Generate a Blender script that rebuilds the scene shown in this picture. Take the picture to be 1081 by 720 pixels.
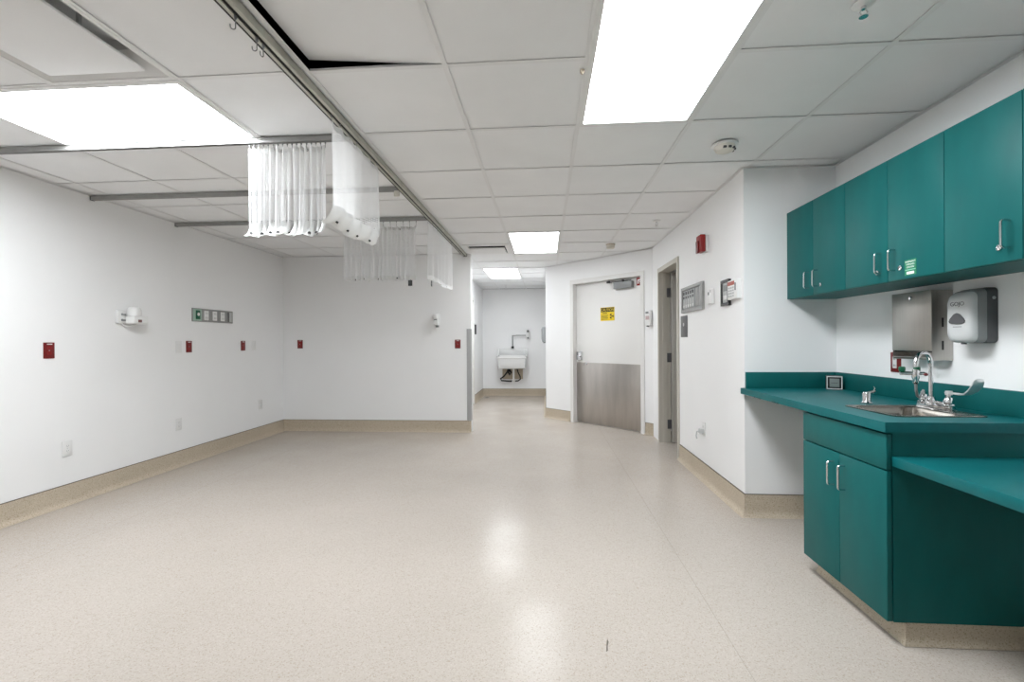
import bpy, bmesh, math, random
from mathutils import Vector, Matrix
random.seed(7)
S = bpy.context.scene
C = S.collection
PI = math.pi
for o in list(bpy.data.objects): bpy.data.objects.remove(o, do_unlink=True)

# ------------------------------------------------------------------ camera
HC = 1.2251                                   # camera height
YAW, ROLL = .0722, -.0058
c_, s_ = math.cos(YAW), math.sin(YAW); cr, sr = math.cos(ROLL), math.sin(ROLL)
r0 = Vector((c_, s_, 0)); up0 = Vector((0, 0, 1)); fw = Vector((-s_, c_, 0))
R_ = cr*r0+sr*up0; U_ = cr*up0-sr*r0
cam = bpy.data.cameras.new('camera'); cam.sensor_width = 36; cam.lens = 486.015/1081*36
cam.shift_y = .0004; cam.clip_start = .02
co = bpy.data.objects.new('camera', cam); C.objects.link(co)
m3 = Matrix((R_, U_, -fw)).transposed()
co.matrix_world = Matrix.Translation((0, 0, HC)) @ m3.to_4x4()
S.camera = co
# ------------------------------------------------------------------ light and exposure
LAMP = 10.0                                    # emission of the ceiling light panels
LAMP_COL = (.945, .985, 1.02)
S.view_settings.view_transform = 'Standard'; S.view_settings.look = 'None'
S.view_settings.gamma = 1; S.view_settings.use_curve_mapping = False
S.view_settings.exposure = 1.10
w = bpy.data.worlds.new('world'); S.world = w; w.use_nodes = True
w.node_tree.nodes['Background'].inputs[0].default_value = (.5, .5, .5, 1)
w.node_tree.nodes['Background'].inputs[1].default_value = .2

# ------------------------------------------------------------------ dimensions
XL, XR, XC, YC, YB, ZT = -3.644, 1.992, 1.380, 3.309, 6.171, 2.4145
XE = -1.004                                   # free end of the back wall
YA, XA = 10.40, .015                          # alcove back, corridor right
YF = -4.5                                     # wall behind the camera
T = .6096; GX, GY = -.425, 1.9605             # ceiling grid
gu = lambda u: GX+T*u
gv = lambda v: GY+T*v

# ------------------------------------------------------------------ materials
def mat(name, col, rough=.5, metal=0., spec=.5, noise=0., nscale=8., bump=0., bscale=200., coat=0., emit=None, estr=0., stretch=None):
    m = bpy.data.materials.new(name); m.use_nodes = True
    nt = m.node_tree; b = nt.nodes['Principled BSDF']
    b.inputs['Base Color'].default_value = (*col, 1); b.inputs['Roughness'].default_value = rough
    b.inputs['Metallic'].default_value = metal; b.inputs['Specular IOR Level'].default_value = spec
    b.inputs['Coat Weight'].default_value = coat
    tc = nt.nodes.new('ShaderNodeTexCoord'); src = tc.outputs['Object']
    if stretch:
        mp = nt.nodes.new('ShaderNodeMapping'); mp.inputs['Scale'].default_value = stretch
        nt.links.new(src, mp.inputs['Vector']); src = mp.outputs['Vector']
    n = nt.nodes.new('ShaderNodeTexNoise'); n.inputs['Scale'].default_value = nscale; n.inputs['Detail'].default_value = 4
    nt.links.new(src, n.inputs['Vector'])
    r = nt.nodes.new('ShaderNodeValToRGB')
    k = noise
    r.color_ramp.elements[0].position = .3; r.color_ramp.elements[1].position = .7
    r.color_ramp.elements[0].color = (*[max(0, v*(1-k)) for v in col], 1)
    r.color_ramp.elements[1].color = (*[min(1, v*(1+k)) for v in col], 1)
    nt.links.new(n.outputs['Fac'], r.inputs['Fac']); nt.links.new(r.outputs['Color'], b.inputs['Base Color'])
    if bump:
        n2 = nt.nodes.new('ShaderNodeTexNoise'); n2.inputs['Scale'].default_value = bscale
        nt.links.new(src, n2.inputs['Vector'])
        bp = nt.nodes.new('ShaderNodeBump'); bp.inputs['Strength'].default_value = bump; bp.inputs['Distance'].default_value = .002
        nt.links.new(n2.outputs['Fac'], bp.inputs['Height']); nt.links.new(bp.outputs['Normal'], b.inputs['Normal'])
    if emit:
        b.inputs['Emission Color'].default_value = (*emit, 1); b.inputs['Emission Strength'].default_value = estr
    return m

M_wall = mat('wall_paint', (.915, .915, .915), .55, noise=.012, nscale=1.5, bump=.05, bscale=120)
M_tile = mat('ceiling_tile', (.90, .905, .91), .9, noise=.02, nscale=3, bump=.12, bscale=350)
M_grid = mat('grid_metal', (.84, .84, .84), .5)
M_plen = mat('plenum', (.05, .05, .05), .9)
M_white = mat('white_plastic', (.82, .82, .81), .35)
M_whitem = mat('white_enamel', (.84, .84, .83), .4)
M_ivory = mat('ivory_plastic', (.74, .71, .64), .4)
M_teal = mat('teal_laminate', (.005, .112, .110), .45, spec=.2, noise=.06, nscale=14, stretch=(1, 1, .3))
M_tealtop = mat('teal_worktop', (.004, .122, .130), .40, spec=.2, noise=.05, nscale=30)
M_tealdk = mat('teal_edge_dark', (.008, .055, .055), .5)
M_chrome = mat('chrome', (.72, .72, .73), .14, metal=1)
M_satin = mat('satin_chrome', (.88, .88, .88), .38, metal=.85)
M_steel = mat('brushed_steel', (.50, .48, .45), .36, metal=1, noise=.05, nscale=3, stretch=(60, 60, 1.2))
M_steelh = mat('sink_steel', (.30, .28, .25), .26, metal=1, noise=.1, nscale=20)
M_kick = mat('kick_plate_steel', (.50, .47, .44), .34, metal=1, noise=.10, nscale=2.2, stretch=(5, 5, .7))
M_alu = mat('anodised_aluminium', (.33, .33, .32), .5, metal=.35, noise=.06, nscale=20)
M_rail = mat('main_rail', (.50, .50, .44), .45, metal=.6, noise=.1, nscale=12)
M_black = mat('black_plastic', (.012, .012, .012), .4)
M_dark = mat('dark_void', (.02, .02, .02), .8)
M_dgrey = mat('dark_grey_plastic', (.09, .09, .095), .45)
M_mgrey = mat('mid_grey_plastic', (.26, .27, .27), .4)
M_lgrey = mat('light_grey', (.52, .53, .53), .45)
M_cover = mat('pale_grey_cover', (.62, .63, .63), .35)
M_guard = mat('corner_guard_grey', (.40, .40, .40), .5)
M_red = mat('red_plastic', (.17, .007, .007), .4)
M_redb = mat('red_bright', (.27, .008, .008), .35)
M_green = mat('green_plastic', (.01, .12, .06), .35)
M_gsign = mat('green_sign', (.008, .20, .10), .5)
M_yel = mat('yellow_sign', (.85, .62, .02), .5)
M_frame = mat('door_frame_beige', (.56, .53, .47), .45)
M_door = mat('door_white', (.80, .79, .77), .4, noise=.015, nscale=2)
M_doorg = mat('door_grey', (.46, .44, .40), .5)
M_porc = mat('porcelain', (.84, .84, .83), .15)
M_pvc = mat('pvc_pipe', (.78, .77, .74), .4)
M_hose = mat('black_hose', (.015, .015, .015), .5)
M_patch = mat('tan_patch', (.55, .47, .36), .6)
M_screen = mat('grey_display', (.22, .26, .25), .25)
M_hem = mat('curtain_hem', (.82, .82, .81), .8)
M_gap = mat('caulk_line', (.13, .11, .09), .8)
def panel_mat(k):
    return mat('light_diffuser', (.85, .85, .85), .5, emit=LAMP_COL, estr=LAMP*k)

def speckled(name, cols, rough, big, seam=None):
    m = bpy.data.materials.new(name); m.use_nodes = True
    nt = m.node_tree; N = nt.nodes; Lk = nt.links; b = N['Principled BSDF']
    geo = N.new('ShaderNodeTexCoord')
    v = N.new('ShaderNodeTexVoronoi'); v.inputs['Scale'].default_value = 230
    Lk.new(geo.outputs['Object'], v.inputs['Vector'])
    sep = N.new('ShaderNodeSeparateColor'); Lk.new(v.outputs['Color'], sep.inputs['Color'])
    r = N.new('ShaderNodeValToRGB'); e = r.color_ramp.elements
    e[0].position = 0; e[0].color = (*cols[0], 1); e[1].position = 1; e[1].color = (*cols[2], 1)
    x = e.new(.25); x.color = (*cols[1], 1); x = e.new(.8); x.color = (*cols[1], 1)
    Lk.new(sep.outputs[0], r.inputs['Fac'])
    n = N.new('ShaderNodeTexNoise'); n.inputs['Scale'].default_value = 1.1; n.inputs['Detail'].default_value = 5
    Lk.new(geo.outputs['Object'], n.inputs['Vector'])
    rr = N.new('ShaderNodeValToRGB'); rr.color_ramp.elements[0].position = .35; rr.color_ramp.elements[1].position = .7
    rr.color_ramp.elements[0].color = (1-big, 1-big, 1-big*1.1, 1); rr.color_ramp.elements[1].color = (1, 1, 1, 1)
    Lk.new(n.outputs['Fac'], rr.inputs['Fac'])
    mx = N.new('ShaderNodeMixRGB'); mx.blend_type = 'MULTIPLY'; mx.inputs[0].default_value = 1
    Lk.new(r.outputs['Color'], mx.inputs[1]); Lk.new(rr.outputs['Color'], mx.inputs[2])
    out = mx.outputs['Color']
    if seam is not None:                       # welded seams of the sheet flooring
        sx = N.new('ShaderNodeSeparateXYZ'); Lk.new(geo.outputs['Object'], sx.inputs[0])
        a = N.new('ShaderNodeMath'); a.operation = 'SUBTRACT'; a.inputs[1].default_value = seam[0]; Lk.new(sx.outputs['X'], a.inputs[0])
        d = N.new('ShaderNodeMath'); d.operation = 'PINGPONG'; d.inputs[1].default_value = seam[1]/2; Lk.new(a.outputs[0], d.inputs[0])
        l = N.new('ShaderNodeMath'); l.operation = 'LESS_THAN'; l.inputs[1].default_value = .0018; Lk.new(d.outputs[0], l.inputs[0])
        f = N.new('ShaderNodeMath'); f.operation = 'MULTIPLY'; f.inputs[1].default_value = .30; Lk.new(l.outputs[0], f.inputs[0])
        m2 = N.new('ShaderNodeMixRGB'); Lk.new(f.outputs[0], m2.inputs[0]); Lk.new(out, m2.inputs[1]); m2.inputs[2].default_value = (.2, .16, .12, 1)
        out = m2.outputs['Color']
    Lk.new(out, b.inputs['Base Color'])
    n3 = N.new('ShaderNodeTexNoise'); n3.inputs['Scale'].default_value = 2.5; n3.inputs['Detail'].default_value = 6
    Lk.new(geo.outputs['Object'], n3.inputs['Vector'])
    mr = N.new('ShaderNodeMapRange'); mr.inputs['From Min'].default_value = .3; mr.inputs['From Max'].default_value = .7
    mr.inputs['To Min'].default_value = rough*.75; mr.inputs['To Max'].default_value = rough*1.35
    Lk.new(n3.outputs['Fac'], mr.inputs['Value']); Lk.new(mr.outputs['Result'], b.inputs['Roughness'])
    b.inputs['Specular IOR Level'].default_value = .10
    n4 = N.new('ShaderNodeTexNoise'); n4.inputs['Scale'].default_value = 9; n4.inputs['Detail'].default_value = 3
    Lk.new(geo.outputs['Object'], n4.inputs['Vector'])
    bp = N.new('ShaderNodeBump'); bp.inputs['Strength'].default_value = .05; bp.inputs['Distance'].default_value = .004
    Lk.new(n4.outputs['Fac'], bp.inputs['Height']); Lk.new(bp.outputs['Normal'], b.inputs['Normal'])
    return m
M_floor = speckled('sheet_vinyl_floor', [(.43, .365, .305), (.525, .472, .42), (.58, .53, .485)], .19, .07, (.744, 3.66))
M_base = speckled('cove_base_vinyl', [(.39, .315, .225), (.56, .48, .375), (.64, .565, .46)], .4, .10)

def net_material():
    m = bpy.data.materials.new('curtain_net'); m.use_nodes = True
    nt = m.node_tree; N = nt.nodes; Lk = nt.links; b = N['Principled BSDF']
    b.inputs['Base Color'].default_value = (.86, .86, .86, 1); b.inputs['Roughness'].default_value = .8
    uv = N.new('ShaderNodeUVMap'); uv.uv_map = 'UVMap'
    sx = N.new('ShaderNodeSeparateXYZ'); Lk.new(uv.outputs[0], sx.inputs[0])
    gs = []
    for ax in 'XY':
        q = N.new('ShaderNodeMath'); q.operation = 'MULTIPLY'; q.inputs[1].default_value = 1/.0120; Lk.new(sx.outputs[ax], q.inputs[0])
        fr = N.new('ShaderNodeMath'); fr.operation = 'FRACT'; Lk.new(q.outputs[0], fr.inputs[0])
        g = N.new('ShaderNodeMath'); g.operation = 'GREATER_THAN'; g.inputs[1].default_value = .47; Lk.new(fr.outputs[0], g.inputs[0])
        gs.append(g)
    mu = N.new('ShaderNodeMath'); mu.operation = 'MULTIPLY'; Lk.new(gs[0].outputs[0], mu.inputs[0]); Lk.new(gs[1].outputs[0], mu.inputs[1])
    iv = N.new('ShaderNodeMath'); iv.operation = 'SUBTRACT'; iv.inputs[0].default_value = 1; Lk.new(mu.outputs[0], iv.inputs[1])
    tl = N.new('ShaderNodeBsdfTranslucent'); tl.inputs['Color'].default_value = (.85, .85, .85, 1)
    ms = N.new('ShaderNodeMixShader'); ms.inputs[0].default_value = .5
    Lk.new(b.outputs[0], ms.inputs[1]); Lk.new(tl.outputs[0], ms.inputs[2])
    tr = N.new('ShaderNodeBsdfTransparent')
    m2 = N.new('ShaderNodeMixShader'); Lk.new(iv.outputs[0], m2.inputs[0]); Lk.new(tr.outputs[0], m2.inputs[1]); Lk.new(ms.outputs[0], m2.inputs[2])
    Lk.new(m2.outputs[0], N['Material Output'].inputs['Surface'])
    return m
M_net = net_material()

# ------------------------------------------------------------------ mesh helpers
class MB:
    def __init__(s): s.bm = bmesh.new(); s.mi = 0; s.uv = None
    def _f(s, fs):
        for f in fs: f.material_index = s.mi
    def box(s, x0, x1, y0, y1, z0, z1, bev=0, seg=2):
        before = set(s.bm.faces)
        v = [s.bm.verts.new(p) for p in ((x0,y0,z0),(x1,y0,z0),(x1,y1,z0),(x0,y1,z0),(x0,y0,z1),(x1,y0,z1),(x1,y1,z1),(x0,y1,z1))]
        fs = [s.bm.faces.new([v[i] for i in q]) for q in ((3,2,1,0),(4,5,6,7),(0,1,5,4),(1,2,6,5),(2,3,7,6),(3,0,4,7))]
        if bev:
            es = {e for f in fs for e in f.edges}
            bmesh.ops.bevel(s.bm, geom=list(es), offset=bev, segments=seg, affect='EDGES', profile=.5)
        s._f(set(s.bm.faces)-before); return s
    def poly(s, pts):
        f = s.bm.faces.new([s.bm.verts.new(p) for p in pts]); f.material_index = s.mi; return s
    def loft(s, loops, cap0=True, cap1=True, closed=True):
        rows = [[s.bm.verts.new(p) for p in lp] for lp in loops]
        n = len(rows[0]); fs = []
        for a, b in zip(rows, rows[1:]):
            for i in range(n if closed else n-1):
                j = (i+1) % n
                fs.append(s.bm.faces.new((a[i], a[j], b[j], b[i])))
        if cap0: fs.append(s.bm.faces.new(rows[0][::-1]))
        if cap1: fs.append(s.bm.faces.new(rows[-1]))
        s._f(fs); return s
    def tube(s, pts, r, seg=12, caps=True):
        pts = [Vector(p) for p in pts]; rs = r if isinstance(r, (list, tuple)) else [r]*len(pts)
        loops = []; ref = None
        for i, p in enumerate(pts):
            t = (pts[min(i+1, len(pts)-1)]-pts[max(i-1, 0)]).normalized()
            if ref is None: ref = t.orthogonal().normalized()
            ref = (ref-t*ref.dot(t)).normalized(); b = t.cross(ref)
            loops.append([p+(ref*math.cos(2*PI*k/seg)+b*math.sin(2*PI*k/seg))*rs[i] for k in range(seg)])
        return s.loft(loops, caps, caps)
    def cyl(s, p0, p1, r, r2=None, seg=24): return s.tube([p0, p1], [r, r if r2 is None else r2], seg)
    def lathe(s, prof, c, axis='z', seg=32):   # prof: (radius, height) pairs
        c = Vector(c); loops = []
        for r, h in prof:
            lp = []
            for k in range(seg):
                a = 2*PI*k/seg; x, y = r*math.cos(a), r*math.sin(a)
                lp.append(c+Vector({'z': (x, y, h), 'y': (x, -h, y), 'x': (h, x, y)}[axis]))
            loops.append(lp)
        return s.loft(loops, prof[0][0] > 1e-6, prof[-1][0] > 1e-6)
    def prism(s, poly, axis, a, b):            # 2D outline extruded along an axis
        f = {'x': lambda p, t: (t, p[0], p[1]), 'y': lambda p, t: (p[0], t, p[1]), 'z': lambda p, t: (p[0], p[1], t)}[axis]
        return s.loft([[f(p, a) for p in poly], [f(p, b) for p in poly]])
    def slab(s, us, vs, holes, f, t0, t1):     # sheet of cells with some left out; f(u, v, t) -> point
        V = {}
        def g(i, j, k):
            if (i, j, k) not in V: V[i, j, k] = s.bm.verts.new(f(us[i], vs[j], (t0, t1)[k]))
            return V[i, j, k]
        nu, nv = len(us)-1, len(vs)-1; fs = []
        solid = lambda i, j: 0 <= i < nu and 0 <= j < nv and (i, j) not in holes
        for i in range(nu):
            for j in range(nv):
                if not solid(i, j): continue
                for k in (0, 1): fs.append(s.bm.faces.new([g(i,j,k), g(i+1,j,k), g(i+1,j+1,k), g(i,j+1,k)]))
                for di, dj, a, b in ((-1,0,(0,0),(0,1)), (1,0,(1,0),(1,1)), (0,-1,(0,0),(1,0)), (0,1,(0,1),(1,1))):
                    if not solid(i+di, j+dj):
                        fs.append(s.bm.faces.new([g(i+a[0],j+a[1],0), g(i+b[0],j+b[1],0), g(i+b[0],j+b[1],1), g(i+a[0],j+a[1],1)]))
        s._f(fs); return s
    def build(s, name, mats, parent=None, smooth=35, norm=True):
        if norm: bmesh.ops.recalc_face_normals(s.bm, faces=s.bm.faces)
        me = bpy.data.meshes.new(name); s.bm.to_mesh(me); s.bm.free()
        for m in (mats if isinstance(mats, (list, tuple)) else [mats]): me.materials.append(m)
        if smooth:
            for p in me.polygons: p.use_smooth = True
            me.set_sharp_from_angle(angle=math.radians(smooth))
        o = bpy.data.objects.new(name, me); C.objects.link(o)
        if parent: o.parent = parent
        return o

def thing(name, label, cat, loc=(0, 0, 0), rz=0, group=None):
    o = bpy.data.objects.new(name, None); C.objects.link(o); o.empty_display_size = .05
    o.location = loc; o.rotation_euler = (0, 0, rz); o['label'] = label; o['category'] = cat
    if group: o['group'] = group
    return o
def tag(o, label, cat, group=None, loc=None, rz=None):
    o['label'] = label; o['category'] = cat
    if group: o['group'] = group
    if loc is not None: o.location = loc
    if rz is not None: o.rotation_euler = (0, 0, rz)
    return o
def struct(o): o['kind'] = 'structure'; return o
def empty_struct(name, loc, rz):
    o = bpy.data.objects.new(name, None); C.objects.link(o); o.location = loc; o.rotation_euler = (0, 0, rz); o['kind'] = 'structure'; o.empty_display_size = .05
    return o
def copy_tree(o, label=None, loc=None, rz=None, group=None, parent=None):
    c = o.copy(); C.objects.link(c)
    if parent: c.parent = parent
    if label: c['label'] = label
    if loc is not None: c.location = loc
    if rz is not None: c.rotation_euler = (0, 0, rz)
    if group: c['group'] = group
    for ch in list(o.children): copy_tree(ch, parent=c)
    return c
def text(body, size, x, y, z, m, parent, name='lettering', align='CENTER', depth=.0006, sx=1.0):
    cu = bpy.data.curves.new(name, 'FONT'); cu.body = body; cu.size = size; cu.align_x = align; cu.align_y = 'CENTER'; cu.extrude = depth
    t = bpy.data.objects.new(name, cu); C.objects.link(t)
    me = bpy.data.meshes.new_from_object(t.evaluated_get(bpy.context.evaluated_depsgraph_get()))
    bpy.data.objects.remove(t, do_unlink=True); bpy.data.curves.remove(cu)
    for v in me.vertices:
        p = v.co.copy(); v.co = (x+p.x*sx, y-p.z, z+p.y)
    me.materials.clear(); me.materials.append(m); me.name = name
    o = bpy.data.objects.new(name, me); C.objects.link(o); o.parent = parent
    return o
def rrect(cx, cy, hx, hy, r, n=6):
    pts = []
    for sx, sy, a0 in ((1, 1, 0), (-1, 1, 90), (-1, -1, 180), (1, -1, 270)):
        for k in range(n+1):
            a = math.radians(a0+90*k/n)
            pts.append((cx+sx*(hx-r)+r*math.cos(a), cy+sy*(hy-r)+r*math.sin(a)))
    return pts
def arc(c, r, a0, a1, n, ux, uz):
    c = Vector(c); ux = Vector(ux); uz = Vector(uz)
    return [c+ux*(r*math.cos(math.radians(a0+(a1-a0)*k/n)))+uz*(r*math.sin(math.radians(a0+(a1-a0)*k/n))) for k in range(n+1)]
# wall frames: local x to the viewer's right along the wall, local -y out of the wall
RL, RB, RR, RA = PI/2, 0, -PI/2, -PI/4
AX, AY = .0071, 7.4229                         # left end of the angled wall
def on_ang(s, z=0): return (AX+s*.70711, AY-s*.70711, z)

# ------------------------------------------------------------------ the room shell
def wall(mb, p0, p1, th=.12, z1=ZT, opens=()):
    """slab from p0 to p1 (viewer's left to right), thickness behind the face; opens = (s0, s1, z0, z1)"""
    p0 = Vector(p0); p1 = Vector(p1); L = (p1-p0).length; d = (p1-p0)/L; nrm = Vector((-d.y, d.x))
    us = sorted({0, L, *[q for o in opens for q in o[:2]]}); vs = sorted({0, z1, *[q for o in opens for q in o[2:]]})
    holes = {(i, j) for i in range(len(us)-1) for j in range(len(vs)-1) for o in opens
             if us[i] >= o[0]-1e-6 and us[i+1] <= o[1]+1e-6 and vs[j] >= o[2]-1e-6 and vs[j+1] <= o[3]+1e-6}
    def f(u, v, t):
        q = p0+d*u+nrm*t; return (q.x, q.y, v)
    mb.slab(us, vs, holes, f, 0, th)
def mkwall(name, segs):
    mb = MB()
    for a in segs: wall(mb, *a[:2], **(a[2] if len(a) > 2 else {}))
    return struct(mb.build(name, M_wall, smooth=0))
struct(MB().box(XL-.14, 3.4, YF-.14, YA+.14, -.08, 0).build('floor', M_floor, smooth=0))
mkwall('wall_left', [((XL, YF), (XL, YB+.13))])
mkwall('wall_back', [((XL, YB), (XE, YB), dict(th=.13))])
mkwall('wall_right', [((XR, YC+.12), (XR, YF))])
O2 = (6.03-5.668, 6.03-4.905, 0, 2.045)        # opening of the side door
mkwall('wall_recess', [((XC, 6.03), (XC, YC), dict(opens=[O2])), ((XC+.12, YC), (XR, YC))])
mkwall('wall_front', [((XR, YF), (XL, YF))])
mkwall('wall_corridor_left', [((-1.42, YB+.13), (-1.42, YA), dict(opens=[(1.75, 2.68, 0, 2.04)]))])
mkwall('wall_alcove', [((-1.54, YA), (XA+.12, YA))])
mkwall('wall_corridor_right', [((XA, YA), (XA, 7.50))])
DS0, DS1, DZ = .590, 1.772, 2.085              # door opening in the angled wall
mkwall('wall_angled', [((AX, AY), (AX+1.972*.70711, AY-1.972*.70711), dict(opens=[(DS0, DS1, 0, DZ)]))])
mkwall('wall_side_room', [((3.2, 6.35), (3.2, YC)), ((1.55, 6.35), (3.2, 6.35)), ((3.2, YC-.01), (XR+.12, YC-.01), dict(th=.1))])

# coved vinyl base, with the dark caulk line along its top edge
HB = .153
def base(name, *path, h=HB):
    P = [Vector(p) for p in path]
    ns = []
    for a, b in zip(P, P[1:]):
        d = (b-a).normalized(); ns.append(Vector((-d.y, d.x)))
    mit = [ns[0]]+[(a+b)/(1+a.dot(b)) for a, b in zip(ns, ns[1:])]+[ns[-1]]
    mb = MB()
    prof = [(0, h), (-.008, h), (-.008, .05)]+[(-.008-.032*(1-math.cos(a)), .05-.048*math.sin(a)) for a in (.4, .8, 1.2, PI/2)]+[(0, .002)]
    def pt(k, q): v = P[k]+mit[k]*q[0]; return (v.x, v.y, q[1])
    mb.loft([[pt(k, q) for q in prof] for k in range(len(P))])
    mb.mi = 1
    pr2 = [(0, h), (-.0085, h), (-.0085, h+.004), (0, h+.004)]
    mb.loft([[pt(k, q) for q in pr2] for k in range(len(P))])
    return struct(mb.build(name, [M_base, M_gap], None, smooth=40))
base('baseboard_left', (XL, YF), (XL, YB))
base('baseboard_back', (XL, YB), (XE, YB))
base('baseboard_right', (XR, YC), (XR, 2.62))
base('baseboard_right_rear', (XR, 1.93), (XR, YF))
base('baseboard_recess', (XC, 4.85), (XC, YC), (XR, YC))
base('baseboard_alcove', (-1.42, YA), (XA, YA))
base('baseboard_corridor_left', (-1.42, 9.06), (-1.42, YA))
base('baseboard_corridor_right', (XA, YA), (XA-.006, 7.424), on_ang(.525)[:2])
base('baseboard_angled_right', on_ang(1.83)[:2], on_ang(1.96)[:2])
base('baseboard_front', (XR, YF), (XL, YF))

# ------------------------------------------------------------------ ceiling: lay-in tiles on a metal grid
LIGHTS = [(1, 2, -1, 1), (-4, -2, 0, 1), (0, 1, 5, 7), (-1, 0, 9, 11), (-4, -2, -6, -5)]
VENTS = [(-3, -2, -1, 0), (-1, 0, 6, 7)]
skip = set()
for u0, u1, v0, v1 in LIGHTS+VENTS:
    for u in range(u0, u1):
        for v in range(v0, v1): skip.add((u, v))
X0, X1, Y0, Y1 = XL, 3.2, YF, YA
mb = MB()
for u in range(-6, 7):
    for v in range(-11, 15):
        if (u, v) in skip: continue
        xa, xb, ya, yb = max(gu(u), X0), min(gu(u+1), X1), max(gv(v), Y0), min(gv(v+1), Y1)
        if xb-xa < .02 or yb-ya < .02: continue
        g = .004; xa += g; xb -= g; ya += g; yb -= g
        z = [ZT+.0045+random.uniform(0, .0022) for _ in range(4)]     # each tile lies a little askew
        if (u, v) == (-1, -1): z = [ZT+.045, ZT+.005, ZT+.004, ZT+.055]   # the lifted tile by the rail
        q = [(xa, ya), (xb, ya), (xb, yb), (xa, yb)]
        mb.loft([[(*q[i], z[i]) for i in range(4)], [(*q[i], z[i]+.015) for i in range(4)]])
ceil = struct(mb.build('ceiling', M_tile, smooth=0))
mb = MB()
hw = .012
occ = lambda u, v: (u, v) in skip and (u-1, v) in skip and any(L[0] < u < L[1] and L[2] <= v < L[3] for L in LIGHTS)
occ2 = lambda u, v: (u, v) in skip and (u, v-1) in skip and any(L[2] < v < L[3] and L[0] <= u < L[1] for L in LIGHTS)
for u in range(-5, 6):
    for v in range(-11, 14):
        if occ(u, v): continue
        ya, yb = max(gv(v), Y0), min(gv(v+1), Y1)
        if yb > ya: mb.box(gu(u)-hw, gu(u)+hw, ya, yb, ZT, ZT+.002); mb.box(gu(u)-.001, gu(u)+.001, ya, yb, ZT+.002, ZT+.012)
for v in range(-10, 14):
    for u in range(-6, 6):
        if occ2(u, v): continue
        xa, xb = max(gu(u)+hw, X0), min(gu(u+1)-hw, X1)
        if xb > xa: mb.box(xa, xb, gv(v)-hw, gv(v)+hw, ZT+.0003, ZT+.0022); mb.box(xa, xb, gv(v)-.001, gv(v)+.001, ZT+.002, ZT+.012)
struct(mb.build('trim_1', M_grid, smooth=0))                       # the ceiling grid
mb = MB()                                                          # wall angle around the room
a = .020
mb.box(XL, XL+a, YF, YB, ZT-.002, ZT); mb.box(XL+a, XE, YB-a, YB, ZT-.002, ZT)
mb.box(XR-a, XR, YF, YC, ZT-.002, ZT); mb.box(XC, XR-a, YC-a, YC, ZT-.002, ZT); mb.box(XC-a, XC, YC-a, 6.02, ZT-.002, ZT)
mb.box(-1.42, XA, YA-a, YA, ZT-.002, ZT); mb.box(-1.42, -1.42+a, YB+.13, YA-a, ZT-.002, ZT)
mb.prism([on_ang(0)[:2], on_ang(1.96)[:2], (on_ang(1.96)[0]-a*.7, on_ang(1.96)[1]-a*.7), (AX-a*.7, AY-a*.7)], 'z', ZT-.002, ZT)
struct(mb.build('trim_2', M_grid, smooth=0))
mb = MB(); mb.box(XL-.14, 3.4, YF-.14, YA+.14, ZT+.45, ZT+.5)
for q in ((XL-.14, XL-.02, YF-.14, YA+.14), (3.22, 3.4, YF-.14, YA+.14), (XL-.02, 3.22, YF-.14, YF-.02), (XL-.02, 3.22, YA+.02, YA+.14)):
    mb.box(*q, ZT+.02, ZT+.45)
struct(mb.build('ceiling_void', M_plen, smooth=0))

# ceiling lights ------------------------------------------------------
def ceiling_light(u0, u1, v0, v1, label, power=1.0):
    xa, xb, ya, yb = gu(u0)+.004, gu(u1)-.004, gv(v0)+.004, gv(v1)-.004
    cx, cy = (xa+xb)/2, (ya+yb)/2; hx, hy = (xb-xa)/2, (yb-ya)/2
    t = thing('ceiling_light', label, 'ceiling light', (cx, cy, ZT))
    f = .027; mb = MB()
    mb.slab([-hx, -hx+f, hx-f, hx], [-hy, -hy+f, hy-f, hy], {(1, 1)}, lambda a, b, c: (a, b, c), -.003, .030)
    mb.box(-hx, hx, -hy, hy, .0302, .06)
    mb.build('frame', M_whitem, t, smooth=0)
    MB().box(-hx+f+.0005, hx-f-.0005, -hy+f+.0005, hy-f-.0005, .006, .028).build('diffuser', panel_mat(power), t, smooth=0)
ceiling_light(*LIGHTS[0], 'long bright ceiling light panel nearest the wall cabinets', 1.25)
ceiling_light(*LIGHTS[1], 'long bright ceiling light panel set crosswise near the left wall', 1.15)
ceiling_light(*LIGHTS[2], 'ceiling light panel near the far end of the back wall, nearer of two small ones', .62)
ceiling_light(*LIGHTS[3], 'small far ceiling light panel over the corridor leading to the alcove sink', .72)

ceiling_light(*LIGHTS[4], 'added unseen fill light panel behind the viewpoint near the left wall', .6)  # added fill panel out of view, lifts the far walls
# supply diffuser with a square drop plate
def plaque(u0, v0, label, hp, slot=False):
    cx, cy = gu(u0)+T/2, gv(v0)+T/2
    t = thing('air_diffuser', label, 'air vent', (cx, cy, ZT)); h = T/2-.004
    mb = MB(); o = .283
    mb.slab([-h, -o, o, h], [-h, -o, o, h], {(1, 1)}, lambda a, b, c: (a, b, c), -.001, .004)
    rings = [[(sx*r, sy*r, z) for sx, sy in ((-1, -1), (1, -1), (1, 1), (-1, 1))] for r, z in ((o, .003), (.20, .075), (.20, .12))]
    mb.loft(rings, False, True)
    mb.build('housing', M_whitem, t, smooth=0)
    MB().box(-hp, hp, -hp, hp, -.008, .003, .003).build('drop_plate', M_tile, t)
    for sx in (-1, 1): MB().box(sx*hp*.7-.006, sx*hp*.7+.006, -.006, .006, .003, .119).build('hanger', M_lgrey, t)
plaque(-3, -1, 'square air diffuser with a drop plate beside the crosswise light panel', .224)
cx, cy = gu(-1)+T/2, gv(6)+T/2
t = thing('air_grille', 'small square air grille in the ceiling near the end of the long rail', 'air vent', (cx, cy, ZT)); h = T/2-.004
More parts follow.
